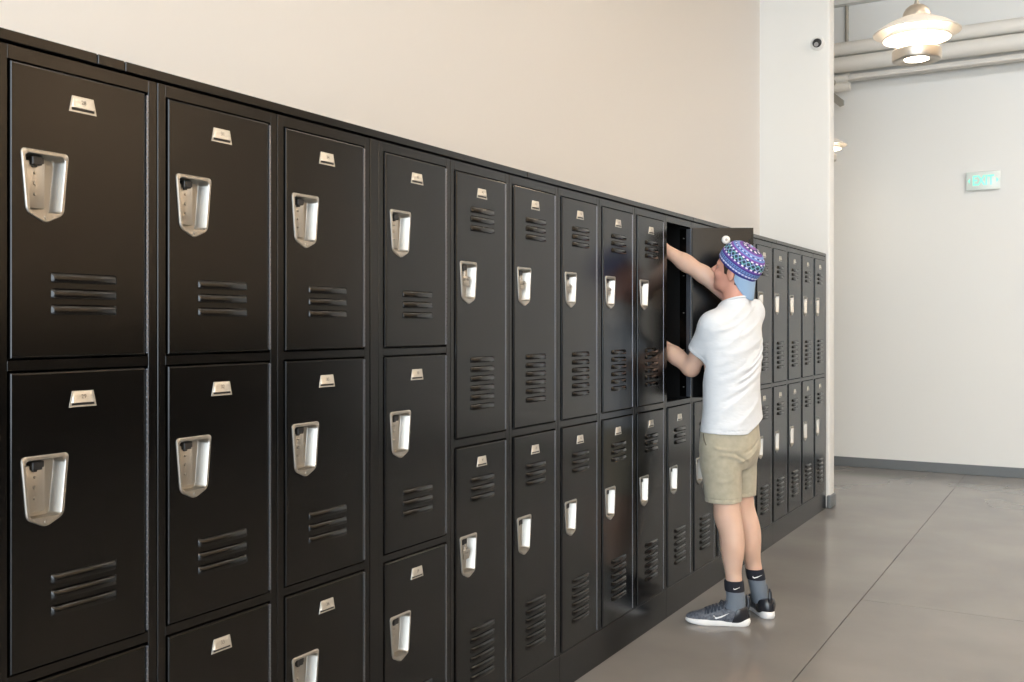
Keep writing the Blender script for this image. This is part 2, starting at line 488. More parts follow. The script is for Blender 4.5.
# ------------------------------------------------------------------ lamps
def pendant(x, y, label, zb=2.806):
    s = 1.0
    root = tag(empty('pendant_lamp', (x, y, zb)), label, 'lamp', 'metal pendant lamps')
    bm = bmesh.new()   # dome cap
    lathe(bm, [(0.0, .318), (.018, .317), (.040, .309), (.058, .294), (.070, .272), (.076, .248), (.076, .238), (.066, .238), (.060, .27), (.0, .30)], 48)
    put('cap', mesh_of(bm, 'cap', M['lamp_metal'], angle=40), root)
    bm = bmesh.new()   # wide shade
    lathe(bm, [(.074, .246), (.110, .232), (.170, .203), (.226, .166), (.232, .160), (.228, .156), (.220, .160), (.165, .195), (.108, .222), (.074, .236)], 64, close=True)
    put('shade', mesh_of(bm, 'shade', M['lamp_white'], angle=50), root)
    bm = bmesh.new()   # lower ring shade
    lathe(bm, [(.090, .196), (.130, .170), (.176, .132), (.182, .125), (.177, .122), (.126, .160), (.090, .186)], 64, close=True)
    put('ring_shade', mesh_of(bm, 'ring_shade', M['lamp_white'], angle=50), root)
    bm = bmesh.new()
    lathe(bm, [(0, .236), (.060, .236), (.066, .226), (.066, .072), (.060, .060), (0, .060)], 40)
    put('glass', mesh_of(bm, 'glass', M['bulb'], angle=50), root)
    bm = bmesh.new()   # four posts
    for k in range(4):
        a = R(45 + 90 * k); cyl(bm, (.092 * math.cos(a), .092 * math.sin(a), .055), (.092 * math.cos(a), .092 * math.sin(a), .21), .005, n=8)
    put('posts', mesh_of(bm, 'posts', M['lamp_white']), root)
    bm = bmesh.new()   # bottom band
    lathe(bm, [(.062, .012), (.078, .008), (.112, .0), (.125, .004), (.130, .012), (.130, .058), (.124, .064), (.062, .064)], 56, close=True)
    put('band', mesh_of(bm, 'band', M['lamp_metal'], angle=40), root)
    bm = bmesh.new(); lathe(bm, [(0, .006), (.064, .010), (.064, .026), (0, .026)], 40)
    put('lens', mesh_of(bm, 'lens', M['bulb'], angle=40), root)
    bm = bmesh.new(); cyl(bm, (0, 0, .31), (0, 0, (ZC - zb) / .915 - .02), .0065, n=10); cyl(bm, (0, 0, (ZC - zb) / .915 - .03), (0, 0, (ZC - zb) / .915), .06, .065, n=28); cyl(bm, (0, 0, .315), (0, 0, .34), .016, .009, n=14)
    put('stem', mesh_of(bm, 'stem', M['strut']), root)
    root.scale = (.915,) * 3
    return root
pendant(-0.765, 5.41, 'large lit pendant lamp with tiered round shade near the top right')
pendant(-2.14, 9.40, 'lit pendant lamp half hidden behind the white pier', 2.98)

# ------------------------------------------------------------------ pipes along the far wall
def along(name, y, z, r, label, m, x0=XB + .02, x1=XR - .02, cat='pipe', group='white pipes along the far wall'):
    bm = bmesh.new(); cyl(bm, (x0, y, z), (x1, y, z), r, n=32)
    o = put(name, mesh_of(bm, name, m, angle=40)); return tag(o, label, cat, group)
along('insulated_pipe', YF - .16, 4.287, .070, 'upper of the two thick white pipes high on the far wall', M['pipe'])
along('insulated_pipe', YF - .20, 4.120, .078, 'lower of the two thick white pipes high on the far wall', M['pipe'])
along('conduit', YF - .15, 3.985, .036, 'slim white pipe just beneath the two thick ones on the far wall', M['conduit'], x0=-2.12)
along('conduit', YF - .22, 3.962, .012, 'thinnest conduit, lowest of the lines on the far wall', M['conduit'], x0=-2.12)
# coupling and strut bracket at the left end of the slim pipe
br = tag(empty('pipe_bracket', (-2.26, YF - .12, 3.885)), 'angled metal strut bracket holding the pipe ends beside the pier', 'bracket')
bm = bmesh.new()
box(bm, -.20, .02, -.16, -.11, .02, .07, .003); box(bm, -.20, -.14, .045, .12, -.2, .42, .003)
put('arm', mesh_of(bm, 'arm', M['strut']), br)
bm = bmesh.new()
v = [(-.16, -.15, .0), (.06, -.15, -.20), (.10, -.15, -.185), (.10, -.15, -.14), (-.08, -.15, .02)]
A = [bm.verts.new(p) for p in v]; B = [bm.verts.new((p[0], p[1] + .05, p[2])) for p in v]
bm.faces.new(A); bm.faces.new(B[::-1]); bridge(bm, A, B)
put('brace', mesh_of(bm, 'brace', M['strut']), br)
bm = bmesh.new()
cyl(bm, (-.06, -.03, .090), (.12, -.03, .090), .055, n=28); cyl(bm, (.10, -.03, .090), (.135, -.03, .090), .062, n=28)
cyl(bm, (.0, -.10, .0), (.16, -.10, .0), .042, n=24)
put('coupling', mesh_of(bm, 'coupling', M['pipe'], angle=40), br)
# vertical conduit on the far wall above the pipes
bm = bmesh.new(); cyl(bm, (-2.175, YF - .02, 4.20), (-2.175, YF - .02, ZC - .06), .018, n=16)
tag(put('riser_conduit', mesh_of(bm, 'riser_conduit', M['strut'], angle=40)), 'thin dark vertical conduit rising from the pipes at the top of the far wall', 'conduit')
bm = bmesh.new(); box(bm, XB, XR, YF - .10, YF, ZC - .09, ZC, .004); struct('trim_ceiling', bm, M['wall_white'])

# ------------------------------------------------------------------ exit sign on the far wall
ex = tag(empty('exit_sign', (-.895, YF - .03, 2.865)), 'pale clear exit sign with green letters high on the far wall', 'sign')
bm = bmesh.new(); box(bm, -.178, .178, -.006, .006, -.098, .098, .003, 2); put('panel', mesh_of(bm, 'panel', M['sign_clear'], angle=40), ex)
bm = bmesh.new(); box(bm, -.178, .178, -.010, .010, .094, .104, .002); box(bm, -.05, .05, .010, .030, -.05, .05, .002); put('housing', mesh_of(bm, 'housing', M['white_plastic']), ex)
tm = put('lettering', text_mesh('EXIT', .150, M['sign_green'], .0008, .0030), ex, (0.0, -.0075, -.004)); tm.rotation_euler = (R(90), 0, 0); tm.scale = (.74, .98, 1)
for s in (-1, 1):
    bm = bmesh.new()
    A = [bm.verts.new((s * (.138 + .024 * k), -.0068, z)) for k, z in ((1, 0.0), (0, .028), (0, -.028))]
    B = [bm.verts.new((v.co.x, -.0060, v.co.z)) for v in A]
    bm.faces.new(A); bm.faces.new(B[::-1]); bridge(bm, A, B)
    put('arrow', mesh_of(bm, 'arrow', M['sign_green']), ex)
ex.scale = (.84, 1, .92)

# ------------------------------------------------------------------ small dome camera on the pier
dc = tag(empty('security_camera', (-1.884, YP, 3.715)), 'small round security camera with black eye on the white pier', 'camera')
def ylathe(prof, n=36):
    b = bmesh.new(); lathe(b, prof, n)
    bmesh.ops.rotate(b, verts=b.verts, cent=(0, 0, 0), matrix=Matrix.Rotation(R(90), 3, 'X')); return b
put('housing', mesh_of(ylathe([(0, 0), (.056, 0), (.056, .008), (.050, .022), (.040, .030), (.036, .026), (0, .024)]), 'housing', M['white_plastic'], angle=40), dc)
put('eyeball', mesh_of(ylathe([(.036, .022), (.035, .032), (.028, .046), (.016, .054), (0, .057)]), 'eyeball', M['dark'], smooth=True), dc)
b_ = ylathe([(.017, .050), (.017, .060), (.013, .062), (0, .058)]); bmesh.ops.rotate(b_, verts=b_.verts, cent=(0, -.02, 0), matrix=Matrix.Rotation(R(28), 3, 'X'))
put('lens', mesh_of(b_, 'lens', M['grey_plastic'], angle=40), dc)

# magnet on the inside of the open door
mg = tag(empty('magnet', (-1.649, 5.0465, 1.905)), 'small round white magnet on the inside of the open locker door', 'magnet')
put('disc', mesh_of(ylathe([(0, 0), (.018, 0), (.019, .004), (.017, .010), (.010, .013), (0, .013)]), 'disc', M['white_plastic'], smooth=True), mg)
put('centre_dot', mesh_of(ylathe([(.006, .0125), (.006, .0138), (0, .0142)]), 'centre_dot', M['grey_plastic']), mg)

mg.rotation_euler.z = R(30); mg.scale = (1.2,) * 3

# ------------------------------------------------------------------ camera
cam = bpy.data.cameras.new('camera'); co = bpy.data.objects.new('camera', cam); COL.objects.link(co)
co.location = (0, 0, 1.454); co.rotation_euler = (R(90), 0, R(30.28))
cam.sensor_width = 36; cam.lens = 990 / 1024 * 36; cam.shift_y = -15 / 1024; cam.clip_start = .05
scene.camera = co
scene.view_settings.view_transform = 'Standard'; scene.view_settings.look = 'None'
scene.view_settings.exposure = 0.0; scene.view_settings.gamma = 1.0; scene.view_settings.use_curve_mapping = False

# ------------------------------------------------------------------ light
w = bpy.data.worlds.new('sky'); scene.world = w; w.use_nodes = True
w.node_tree.nodes['Background'].inputs[0].default_value = (0.75, 0.87, 1.0, 1); w.node_tree.nodes['Background'].inputs[1].default_value = 1.0
def area(name, loc, rot, sx, sy, e, col):
    li = bpy.data.lights.new(name, 'AREA'); li.shape = 'RECTANGLE'; li.size = sx; li.size_y = sy; li.energy = e; li.color = col
    o = bpy.data.objects.new(name, li); o.location = loc; o.rotation_euler = rot; COL.objects.link(o); return o
for (a, b_) in WIN:
    area('added_window_light', ((a + b_) / 2, Y0 + .02, sum(WZ) / 2), (R(90), 0, R(0)), b_ - a, WZ[1] - WZ[0], 365, (0.80, 0.91, 1.0))  # area light supplying daylight at each added opening
# unseen rows of ceiling luminaires, added to light the hall and door reflections
for y in (-3.0, 0.2, 3.4, 6.4):
    for x in (1.1, 4.2):
        bm = bmesh.new(); box(bm, -.12, .12, -.7, .7, 0, .06, .01); cyl(bm, (0, -.5, .05), (0, -.5, .57), .006, n=8); cyl(bm, (0, .5, .05), (0, .5, .57), .006, n=8)
        r_ = tag(empty('added_luminaire', (x, y, ZC - .57)), 'added linear white luminaire hung out of view above the open hall', 'lamp', 'added ceiling luminaires')
        put('housing', mesh_of(bm, 'housing', M['white_plastic']), r_)
        area('added_fill_light', (x, y, ZC - .50), (R(180), 0, 0), .22, 1.36, 32, (1.0, 0.94, 0.86))  # added uplight to brighten the ceiling
        area('added_fill_light', (x, y, ZC - .58), (0, 0 if x < 2 else R(-28), 0), .22, 1.36, (16 if y < 6 else 24) if x < 2 else 85, (1.0, 0.90, 0.78) if x < 2 else (1.0, 0.87, 0.72))  # added downlight; the right row is tilted to brighten the tan wall
for x in (1.0, 2.4, 3.8):       # an unseen row added to brighten the far wall
    bm = bmesh.new(); box(bm, -.7, .7, -.12, .12, 0, .06, .01)
    r_ = tag(empty('added_luminaire', (x, 7.5, ZC - .07)), 'added linear ceiling luminaire out of view, washing the far wall', 'lamp', 'added wall washing luminaires')
    put('housing', mesh_of(bm, 'housing', M['white_plastic']), r_)
    area('added_fill_light', (x, 7.5, ZC - .08), (R(38), 0, 0), 1.36, .24, 54, (0.92, 0.96, 1.0))
# ------------------------------------------------------------------ the person: signed distance fields, meshed by surface nets
class Field:
    def __init__(s, lo, hi, h):
        s.lo = np.array(lo, float); s.h = h
        s.n = np.ceil((np.array(hi) - s.lo) / h).astype(int) + 1
        s.D = np.full(s.n, 1.0, np.float32)
    def region(s, lo, hi):
        a = np.clip(np.floor((np.array(lo) - s.lo) / s.h).astype(int), 0, s.n)
        b = np.clip(np.ceil((np.array(hi) - s.lo) / s.h).astype(int) + 1, 0, s.n)
        sl = tuple(slice(i, j) for i, j in zip(a, b))
        ax = [(s.lo[k] + s.h * np.arange(a[k], b[k])).astype(np.float32) for k in range(3)]
        return sl, np.meshgrid(*ax, indexing='ij', sparse=True)
    def add(s, prim, k=0.02, op='u'):
        f, lo, hi = prim
        m = k + 4 * s.h + .012
        sl, (X, Y, Z) = s.region(np.array(lo) - m, np.array(hi) + m)
        d = f(X, Y, Z).astype(np.float32); D = s.D[sl]
        if D.size == 0: return s
        if op == 'u':
            h_ = np.maximum(k - np.abs(D - d), 0) / max(k, 1e-6); s.D[sl] = np.minimum(D, d) - h_ * h_ * k * .25
        elif op == 's':
            h_ = np.maximum(k - np.abs(D + d), 0) / max(k, 1e-6); s.D[sl] = np.maximum(D, -d) + h_ * h_ * k * .25
        elif op == 'i':
            s.D[sl] = np.maximum(D, d)
        return s
    def every(s):
        return np.meshgrid(*[(s.lo[k] + s.h * np.arange(s.n[k])).astype(np.float32) for k in range(3)], indexing='ij', sparse=True)
    def mesh(s, name, m, origin, smooth_it=1):
        D = s.D; ins = D < 0
        nx, ny, nz = D.shape
        c = [ins[i:nx - 1 + i, j:ny - 1 + j, k:nz - 1 + k] for i in (0, 1) for j in (0, 1) for k in (0, 1)]
        cnt = sum(x.astype(np.int8) for x in c)
        act = (cnt > 0) & (cnt < 8)
        idx = np.full(act.shape, -1, np.int64); ii = np.argwhere(act); idx[act] = np.arange(len(ii))
        acc = np.zeros((len(ii), 3)); wt = np.zeros(len(ii))
        I, J, K = ii.T
        corners = [(i, j, k) for i in (0, 1) for j in (0, 1) for k in (0, 1)]
        for p in corners:
            for ax in range(3):
                if p[ax]: continue
                q = list(p); q[ax] = 1
                a = D[I + p[0], J + p[1], K + p[2]].astype(float); b = D[I + q[0], J + q[1], K + q[2]].astype(float)
                x = (a < 0) != (b < 0)
                t = np.where(x, a / np.where(x, a - b, 1), 0)
                pos = np.repeat(np.array([p], float), len(ii), 0); pos[:, ax] = t
                acc += pos * x[:, None]; wt += x
        V = (ii + acc / wt[:, None]) * s.h + s.lo - np.array(origin)
        F = []
        for ax in range(3):
            u, v = [k for k in range(3) if k != ax]
            sa = [slice(1, -1)] * 3; sb = [slice(1, -1)] * 3
            sa[ax] = slice(0, -1); sb[ax] = slice(1, None)
            A, B = ins[tuple(sa)], ins[tuple(sb)]
            for flip, ch in ((False, A & ~B), (True, B & ~A)):
                e = np.argwhere(ch)
                if not len(e): continue
                e[:, u] += 1; e[:, v] += 1
                quad = []
                for (du, dv) in ((0, 0), (-1, 0), (-1, -1), (0, -1)):
                    g_ = e.copy(); g_[:, u] += du; g_[:, v] += dv
                    quad.append(idx[g_[:, 0], g_[:, 1], g_[:, 2]])
                q = np.stack(quad, 1)
                if flip != (ax == 1): q = q[:, ::-1]
                F.append(q)
        F = np.concatenate(F); F = F[(F >= 0).all(1)]
        me = bpy.data.meshes.new(name)
        me.vertices.add(len(V)); me.vertices.foreach_set('co', V.astype(np.float32).ravel())
        me.loops.add(F.size); me.loops.foreach_set('vertex_index', F.ravel().astype(np.int32))
        me.polygons.add(len(F)); me.polygons.foreach_set('loop_start', np.arange(0, F.size, 4, dtype=np.int32))
        me.polygons.foreach_set('use_smooth', np.ones(len(F), bool))
        me.update(calc_edges=True)
        b = bmesh.new(); b.from_mesh(me)
        for _ in range(smooth_it):
            bmesh.ops.smooth_vert(b, verts=b.verts, factor=.5, use_axis_x=True, use_axis_y=True, use_axis_z=True)
        b.normal_update()
        if b.calc_volume(signed=True) < 0: bmesh.ops.reverse_faces(b, faces=b.faces)
        b.to_mesh(me); b.free()
        me.materials.append(m)
        return me

def sp(p, r):
    p = np.array(p, float)
    return (lambda X, Y, Z: np.sqrt((X - p[0]) ** 2 + (Y - p[1]) ** 2 + (Z - p[2]) ** 2) - r, p - r, p + r)

def cone(a, b, ra, rb):
    """tapered limb segment with round ends"""
    a, b = np.array(a, float), np.array(b, float); d = b - a; L2 = d @ d
    def f(X, Y, Z):
        t = np.clip(((X - a[0]) * d[0] + (Y - a[1]) * d[1] + (Z - a[2]) * d[2]) / L2, 0, 1)
        return np.sqrt((X - a[0] - t * d[0]) ** 2 + (Y - a[1] - t * d[1]) ** 2 + (Z - a[2] - t * d[2]) ** 2) - (ra + (rb - ra) * t)
    r = max(ra, rb)
    return (f, np.minimum(a, b) - r, np.maximum(a, b) + r)

def ell(p, B, r):
    """ellipsoid; B rows are the axes"""
    p = np.array(p, float); B = np.array(B, float); r = np.array(r, float)
    def f(X, Y, Z):
        q = [((X - p[0]) * B[i][0] + (Y - p[1]) * B[i][1] + (Z - p[2]) * B[i][2]) for i in range(3)]
        k0 = np.sqrt(sum((q[i] / r[i]) ** 2 for i in range(3))); k1 = np.sqrt(sum((q[i] / r[i] ** 2) ** 2 for i in range(3))) + 1e-9
        return k0 * (k0 - 1) / k1
    R_ = float(r.max())
    return (f, p - R_, p + R_)

def loft(st, zcap=True):
    """stack of ellipses: (z, cx, cy, yaw_deg, a across, b along the facing direction)"""
    st = sorted(st); z = np.array([s_[0] for s_ in st])
    zf = np.linspace(z[0], z[-1], 200)
    def cub(v):
        v = np.array(v, float)
        m_ = np.gradient(v, z)
        i = np.clip(np.searchsorted(z, zf) - 1, 0, len(z) - 2)
        h_ = z[i + 1] - z[i]; t = (zf - z[i]) / h_
        return (2 * t**3 - 3 * t**2 + 1) * v[i] + (t**3 - 2 * t**2 + t) * h_ * m_[i] + (-2 * t**3 + 3 * t**2) * v[i + 1] + (t**3 - t**2) * h_ * m_[i + 1]
    C = [cub([s_[k] for s_ in st]) for k in range(1, 6)]
    def f(X, Y, Z):
        zz = Z.ravel()
        cx, cy, yw, a, b = [np.interp(zz, zf, c).reshape(Z.shape) for c in C]
        yw = np.radians(yw); fx, fy = np.cos(yw), np.sin(yw)
        p = (X - cx) * fx + (Y - cy) * fy; q = (X - cx) * fy - (Y - cy) * fx
        k0 = np.sqrt((p / b) ** 2 + (q / a) ** 2) + 1e-6; k1 = np.sqrt((p / b**2) ** 2 + (q / a**2) ** 2) + 1e-6
        d = np.where(k0 < .5, (k0 - 1) * np.minimum(a, b), k0 * (k0 - 1) / k1)
        return np.maximum(d, np.maximum(z[0] - Z, Z - z[-1]))
    R_ = max(max(s_[4], s_[5]) for s_ in st)
    return (f, [min(s_[1] for s_ in st) - R_, min(s_[2] for s_ in st) - R_, z[0]], [max(s_[1] for s_ in st) + R_, max(s_[2] for s_ in st) + R_, z[-1]])

def N_(v): v = np.array(v, float); return v / np.linalg.norm(v)

ORG = np.array((-1.47, 4.82, 0.0))
# joints (metres, world)
SHL, ELL_, WRL = np.array((-1.572, 4.622, 1.462)), np.array((-1.716, 4.707, 1.245)), np.array((-1.930, 4.742, 1.392))
SHR, ELR, WRR = np.array((-1.480, 4.856, 1.545)), np.array((-1.698, 4.838, 1.717)), np.array((-1.900, 4.752, 1.862))
HIL, KNL, ANL = np.array((-1.560, 4.655, .90)), np.array((-1.526, 4.696, .535)), np.array((-1.484, 4.710, .085))
HIR, KNR, ANR = np.array((-1.515, 4.795, .90)), np.array((-1.512, 4.872, .545)), np.array((-1.430, 4.926, .085))
CHEST = np.array((-1.515, 4.735, 1.36))
YAW = 158.0      # facing: towards the lockers and a little away from the camera

# head frame: forward, left, up
hp = R(17)
hyaw = R(178)
HF = np.array((math.cos(hyaw) * math.cos(hp), math.sin(hyaw) * math.cos(hp), math.sin(hp)))
HL_ = N_(np.cross((0, 0, 1), HF)); HU = np.cross(HF, HL_)
hr = R(7); HL_, HU = HL_ * math.cos(hr) - HU * math.sin(hr), HU * math.cos(hr) + HL_ * math.sin(hr)     # leaning to its left
HB = np.array((HF, HL_, HU))
HC = np.array((-1.500, 4.744, 1.722))
def H(x, y, z): return HC + HF * x + HL_ * y + HU * z

def hand(F, wr, d, palm, thumb, curl, spread=1.0):
    """palm, four jointed fingers and a thumb; d along the hand, palm = the way the palm faces, thumb = towards the thumb"""
    d, palm = N_(d), N_(palm); thumb = N_(thumb - d * np.dot(thumb, d)); palm = N_(np.cross(d, thumb) * np.sign(np.dot(np.cross(d, thumb), palm)))
    B = np.array((d, thumb, palm))
    F.add(ell(wr + d * .052, B, (.056, .040, .017)), .012)
    F.add(ell(wr + d * .075, B, (.030, .042, .015)), .010)
    F.add(cone(wr - d * .01, wr + d * .03, .027, .022), .02)
    for k, (o, L) in enumerate(((.031, .074), (.0105, .083), (-.0105, .077), (-.031, .060))):
        p = wr + d * (.094 - abs(o - .008) * .25) + thumb * o
        dirn = N_(d + thumb * o * 1.6 * spread)
        a = 0.0; r = .0092 if k < 3 else .0080
        for j, (fr, cu) in enumerate(((.45, .55), (.31, .95), (.24, .7))):
            a += curl * cu
            q = p + (dirn * math.cos(a) + palm * math.sin(a)) * L * fr
            F.add(cone(p, q, r, r * .92), .006 if j == 0 else .003); p = q; r *= .92
    p = wr + d * .030 + thumb * .030 + palm * .006
    for (v, L, r) in ((d * .55 + thumb * .75 + palm * .35, .042, .0125), (d * .85 + thumb * .35 + palm * .35, .034, .0105), (d * .95 + thumb * .0 + palm * .35, .028, .0095)):
        q = p + N_(v) * L; F.add(cone(p, q, r, r * .9), .008); p = q

# ---- skin
B_ = Field((-2.16, 4.40, .05), (-1.26, 5.12, 1.90), .0042)
for side, (hi, kn, an) in (('l', (HIL, KNL, ANL)), ('r', (HIR, KNR, ANR))):
    B_.add(cone(hi, kn, .074, .056), .03)
    back = -np.array((math.cos(R(YAW)), math.sin(R(YAW)), 0))
    B_.add(cone(kn + (0, 0, .03), kn + (0, 0, -.03), .055, .052), .03)
    B_.add(cone(kn * .97 + an * .03, kn * .15 + an * .85, .050, .036), .03)
    B_.add(ell(kn * .70 + an * .30 + back * .024, np.eye(3), (.046, .046, .105)), .05)
    B_.add(cone(kn * .15 + an * .85, an, .037, .036), .02)
    B_.add(sp(kn - back * .018 + (0, 0, .005), .040), .03)
TORSO = [(.80, -1.540, 4.730, YAW, .120, .090), (.92, -1.532, 4.735, YAW, .146, .102), (1.05, -1.520, 4.742, YAW, .146, .100), (1.18, -1.522, 4.738, YAW, .146, .102),
         (1.32, -1.520, 4.736, YAW, .160, .108), (1.42, -1.515, 4.738, YAW - 3, .150, .095), (1.50, -1.508, 4.742, YAW - 5, .11, .072), (1.545, -1.503, 4.742, YAW - 6, .07, .055)]
B_.add(loft(TORSO), .02)
for sh, el, wr in ((SHL, ELL_, WRL), (SHR, ELR, WRR)):
    B_.add(sp(sh - (0, 0, .02), .042), .03)
    B_.add(cone(sh - (0, 0, .012), el, .043, .041), .03)
    B_.add(cone(el, el * .55 + wr * .45, .041, .041), .025)
    B_.add(cone(el * .62 + wr * .38, wr, .041, .0265), .02)
B_.add(cone((-1.508, 4.742, 1.53), H(-.014, 0, -.045), .056, .052), .03)
B_.add(cone((-1.512, 4.744, 1.50), H(-.026, 0, -.02), .052, .050), .03)
# head
B_.add(ell(H(-.004, 0, .034), HB, (.098, .075, .086)), .02)
B_.add(ell(H(.030, 0, -.030), HB, (.062, .060, .080)), .03)
B_.add(ell(H(.038, 0, -.078), HB, (.048, .048, .034)), .025)
B_.add(sp(H(.074, 0, -.098), .0165), .022)
B_.add(ell(H(.082, 0, .022), HB, (.013, .050, .011)), .015)
for s in (-1, 1):
    B_.add(sp(H(.098, s * .031, .004), .0135), .012, 's')
    B_.add(ell(H(.068, s * .040, -.030), HB, (.022, .018, .018)), .02)
B_.add(cone(H(.090, 0, .012), H(.117, 0, -.020), .0075, .0105), .012)
for s in (-1, 1): B_.add(sp(H(.105, s * .0105, -.027), .0078), .008)
B_.add(ell(H(.089, 0, -.054), HB, (.010, .023, .0055)), .006)
B_.add(ell(H(.087, 0, -.066), HB, (.010, .020, .0060)), .006)
for s in (-1, 1):
    eB = np.array((N_(HF - HU * .15 - HL_ * s * .25), N_(HL_ + HF * s * .25), HU))
    B_.add(ell(H(-.006, s * .077, -.010), eB, (.020, .0085, .032)), .008)
    B_.add(sp(H(.002, s * .088, -.004), .0085), .006, 's')
hand(B_, WRL, np.array((-.86, .12, .42)), np.array((.2, .9, .2)), np.array((.4, .0, .9)), .45)
hand(B_, WRR, np.array((-.98, -.10, .10)), np.array((.0, -.1, -1.)), np.array((.0, -.95, .0)), .40)

skin = noise_col(mat('skin', (0.55, 0.36, 0.27), 0.5, spec=0.4), (0.62, 0.40, 0.30), (0.70, 0.48, 0.375), 7, 4, .3, .7)
nt, NN, LL, bs = nodes(skin)
tc = NN.new('ShaderNodeTexCoord'); vd = NN.new('ShaderNodeVectorMath'); vd.operation = 'DISTANCE'; vd.inputs[1].default_value = tuple(H(-.01, 0, -.045) - ORG)
LL.new(tc.outputs['Object'], vd.inputs[0])
mr = NN.new('ShaderNodeMapRange'); mr.inputs['From Min'].default_value = .125; mr.inputs['From Max'].default_value = .165; mr.inputs['To Min'].default_value = .75; mr.inputs['To Max'].default_value = 0
LL.new(vd.outputs['Value'], mr.inputs['Value'])
mx = NN.new('ShaderNodeMix'); mx.data_type = 'RGBA'; LL.new(mr.outputs[0], mx.inputs[0]); LL.new(bs.inputs['Base Color'].links[0].from_socket, mx.inputs[6]); mx.inputs[7].default_value = (.66, .30, .225, 1)
LL.new(mx.outputs[2], bs.inputs['Base Color'])
skin.node_tree.nodes['Principled BSDF'].inputs['Subsurface Weight'].default_value = 0.12
skin.node_tree.nodes['Principled BSDF'].inputs['Subsurface Radius'].default_value = (0.02, 0.008, 0.004)
PE = tag(empty('person', tuple(ORG)), 'person in white t-shirt, khaki shorts and backwards patterned cap reaching into the open locker', 'person')
put('body', B_.mesh('body', skin, ORG, 2), PE)
del B_

def basis_obj(o, origin, X, Y, Z):
    mt = Matrix(((X[0], Y[0], Z[0], origin[0]), (X[1], Y[1], Z[1], origin[1]), (X[2], Y[2], Z[2], origin[2]), (0, 0, 0, 1)))
    o.matrix_local = mt

eyew = mat('eye_white', (0.8, 0.78, 0.74), 0.15); iris = mat('iris', (0.06, 0.04, 0.03), 0.15)
for s in (-1, 1):
    bm = bmesh.new(); lathe(bm, [(0, -.011)] + [(.0115 * math.cos(R(t)), .0115 * math.sin(R(t))) for t in range(-75, 60, 15)] + [(.0058, .0101)], 20, 0)
    lathe(bm, [(.0060, .0100), (.004, .0113), (0, .0118)], 20, 1)
    e = put('eye', mesh_of(bm, 'eye', [eyew, iris], smooth=True), PE)
    basis_obj(e, H(.0735, s * .031, .004) - ORG, HL_, HU, HF)

# ---- hair at the temples and nape, showing under the cap
hairm = bump(mat('brown_hair', (0.045, 0.028, 0.018), 0.55), 350, .6, .003)
F = Field(H(-.0, 0, 0) - .14, H(0, 0, 0) + .14, .0032)
F.add(ell(H(-.006, 0, .033), HB, (.1005, .0785, .089)), .0)
F.add(ell(H(-.015, 0, -.020), HB, (.078, .0745, .070)), .02)
X, Y, Z = F.every()
hx = (X - HC[0]) * HF[0] + (Y - HC[1]) * HF[1] + (Z - HC[2]) * HF[2]; hz_ = (X - HC[0]) * HU[0] + (Y - HC[1]) * HU[1] + (Z - HC[2]) * HU[2]
low = np.where(hx > .012, -.016 - hz_, np.where(hx > -.03, .012 - hz_, -.058 - hz_ - (hx + .03) * .2))     # cut line along the bottom
F.D = np.maximum(F.D, np.maximum(low, np.maximum(hx - .036 - .35 * np.maximum(hz_, 0), hz_ - .065)))
put('hair', F.mesh('hair', hairm, ORG, 1), PE)

# ---- t-shirt
shirtm = bump(bump(mat('white_cotton', (0.71, 0.745, 0.79), 0.85, sheen=.2), 14, .35, .012, 2, (1, 1, 2.4)), 600, .08, .0005)
S = Field((-1.86, 4.40, .86), (-1.26, 5.06, 1.66), .0040)
SHIRT = [(.86, -1.514, 4.743, YAW, .186, .134), (.94, -1.516, 4.742, YAW, .180, .130), (1.05, -1.517, 4.742, YAW, .168, .122), (1.18, -1.520, 4.739, YAW, .160, .120), (1.30, -1.518, 4.738, YAW, .170, .126),
         (1.40, -1.512, 4.740, YAW - 3, .166, .115), (1.47, -1.505, 4.745, YAW - 5, .132, .094), (1.53, -1.503, 4.744, YAW - 6, .094, .076), (1.575, -1.504, 4.745, YAW - 6, .071, .067), (1.64, -1.505, 4.745, YAW - 6, .064, .062)]
S.add(loft(SHIRT), .0)
S.add(sp(SHL - (0, 0, .014), .060), .05); S.add(sp(SHR + (.008, .004, -.03), .074), .05)
dL = N_(ELL_ - SHL); dR = N_(ELR - SHR)
S.add(cone(SHL - (0, 0, .008), SHL + dL * .20, .062, .061), .045)
S.add(cone(SHR - (0, 0, .012), SHR + dR * .20, .064, .062), .045)
S.add(cone(np.array((-1.520, 4.705, 1.512)), SHL + (0, .015, -.002), .050, .052), .05)
S.add(cone(np.array((-1.50, 4.80, 1.45)), SHR - (0, 0, .03), .080, .064), .05)
X, Y, Z = S.every()
# folds: long soft creases running up from the left hip towards the raised right shoulder, and short ones under the arms
cr = .8636 * X + .5042 * Y            # across the back
def crease(c0, c1, z0, z1, amp, wid, bow=0.0):
    t = np.clip((cr - c0) / (c1 - c0), 0, 1)
    zc = z0 + (z1 - z0) * t + bow * np.sin(math.pi * t)
    inside_ = np.clip(np.minimum(cr - min(c0, c1), max(c0, c1) - cr) / .03, 0, 1)
    return amp * inside_ * np.exp(-((Z - zc) / wid) ** 2)
C0 = .8636 * -1.52 + .5042 * 4.74
fold = 0
rr = random.Random(5)
for i in range(15):
    zb = .98 + .036 * i
    a = -.12 + .05 * rr.random(); b2 = .05 + .12 * rr.random()
    fold = fold + crease(C0 + a, C0 + b2, zb - .02, zb + .06 + .10 * rr.random(), .0044 * (1 if rr.random() > .35 else -.8), .009 + .009 * rr.random(), -.04 * rr.random())
for i in range(7):
    fold = fold + crease(C0 - .02 + .02 * i, C0 + .17, 1.16 + .025 * i, 1.30 + .024 * i, .0066 * (1 if i % 2 else -1), .009, -.02)
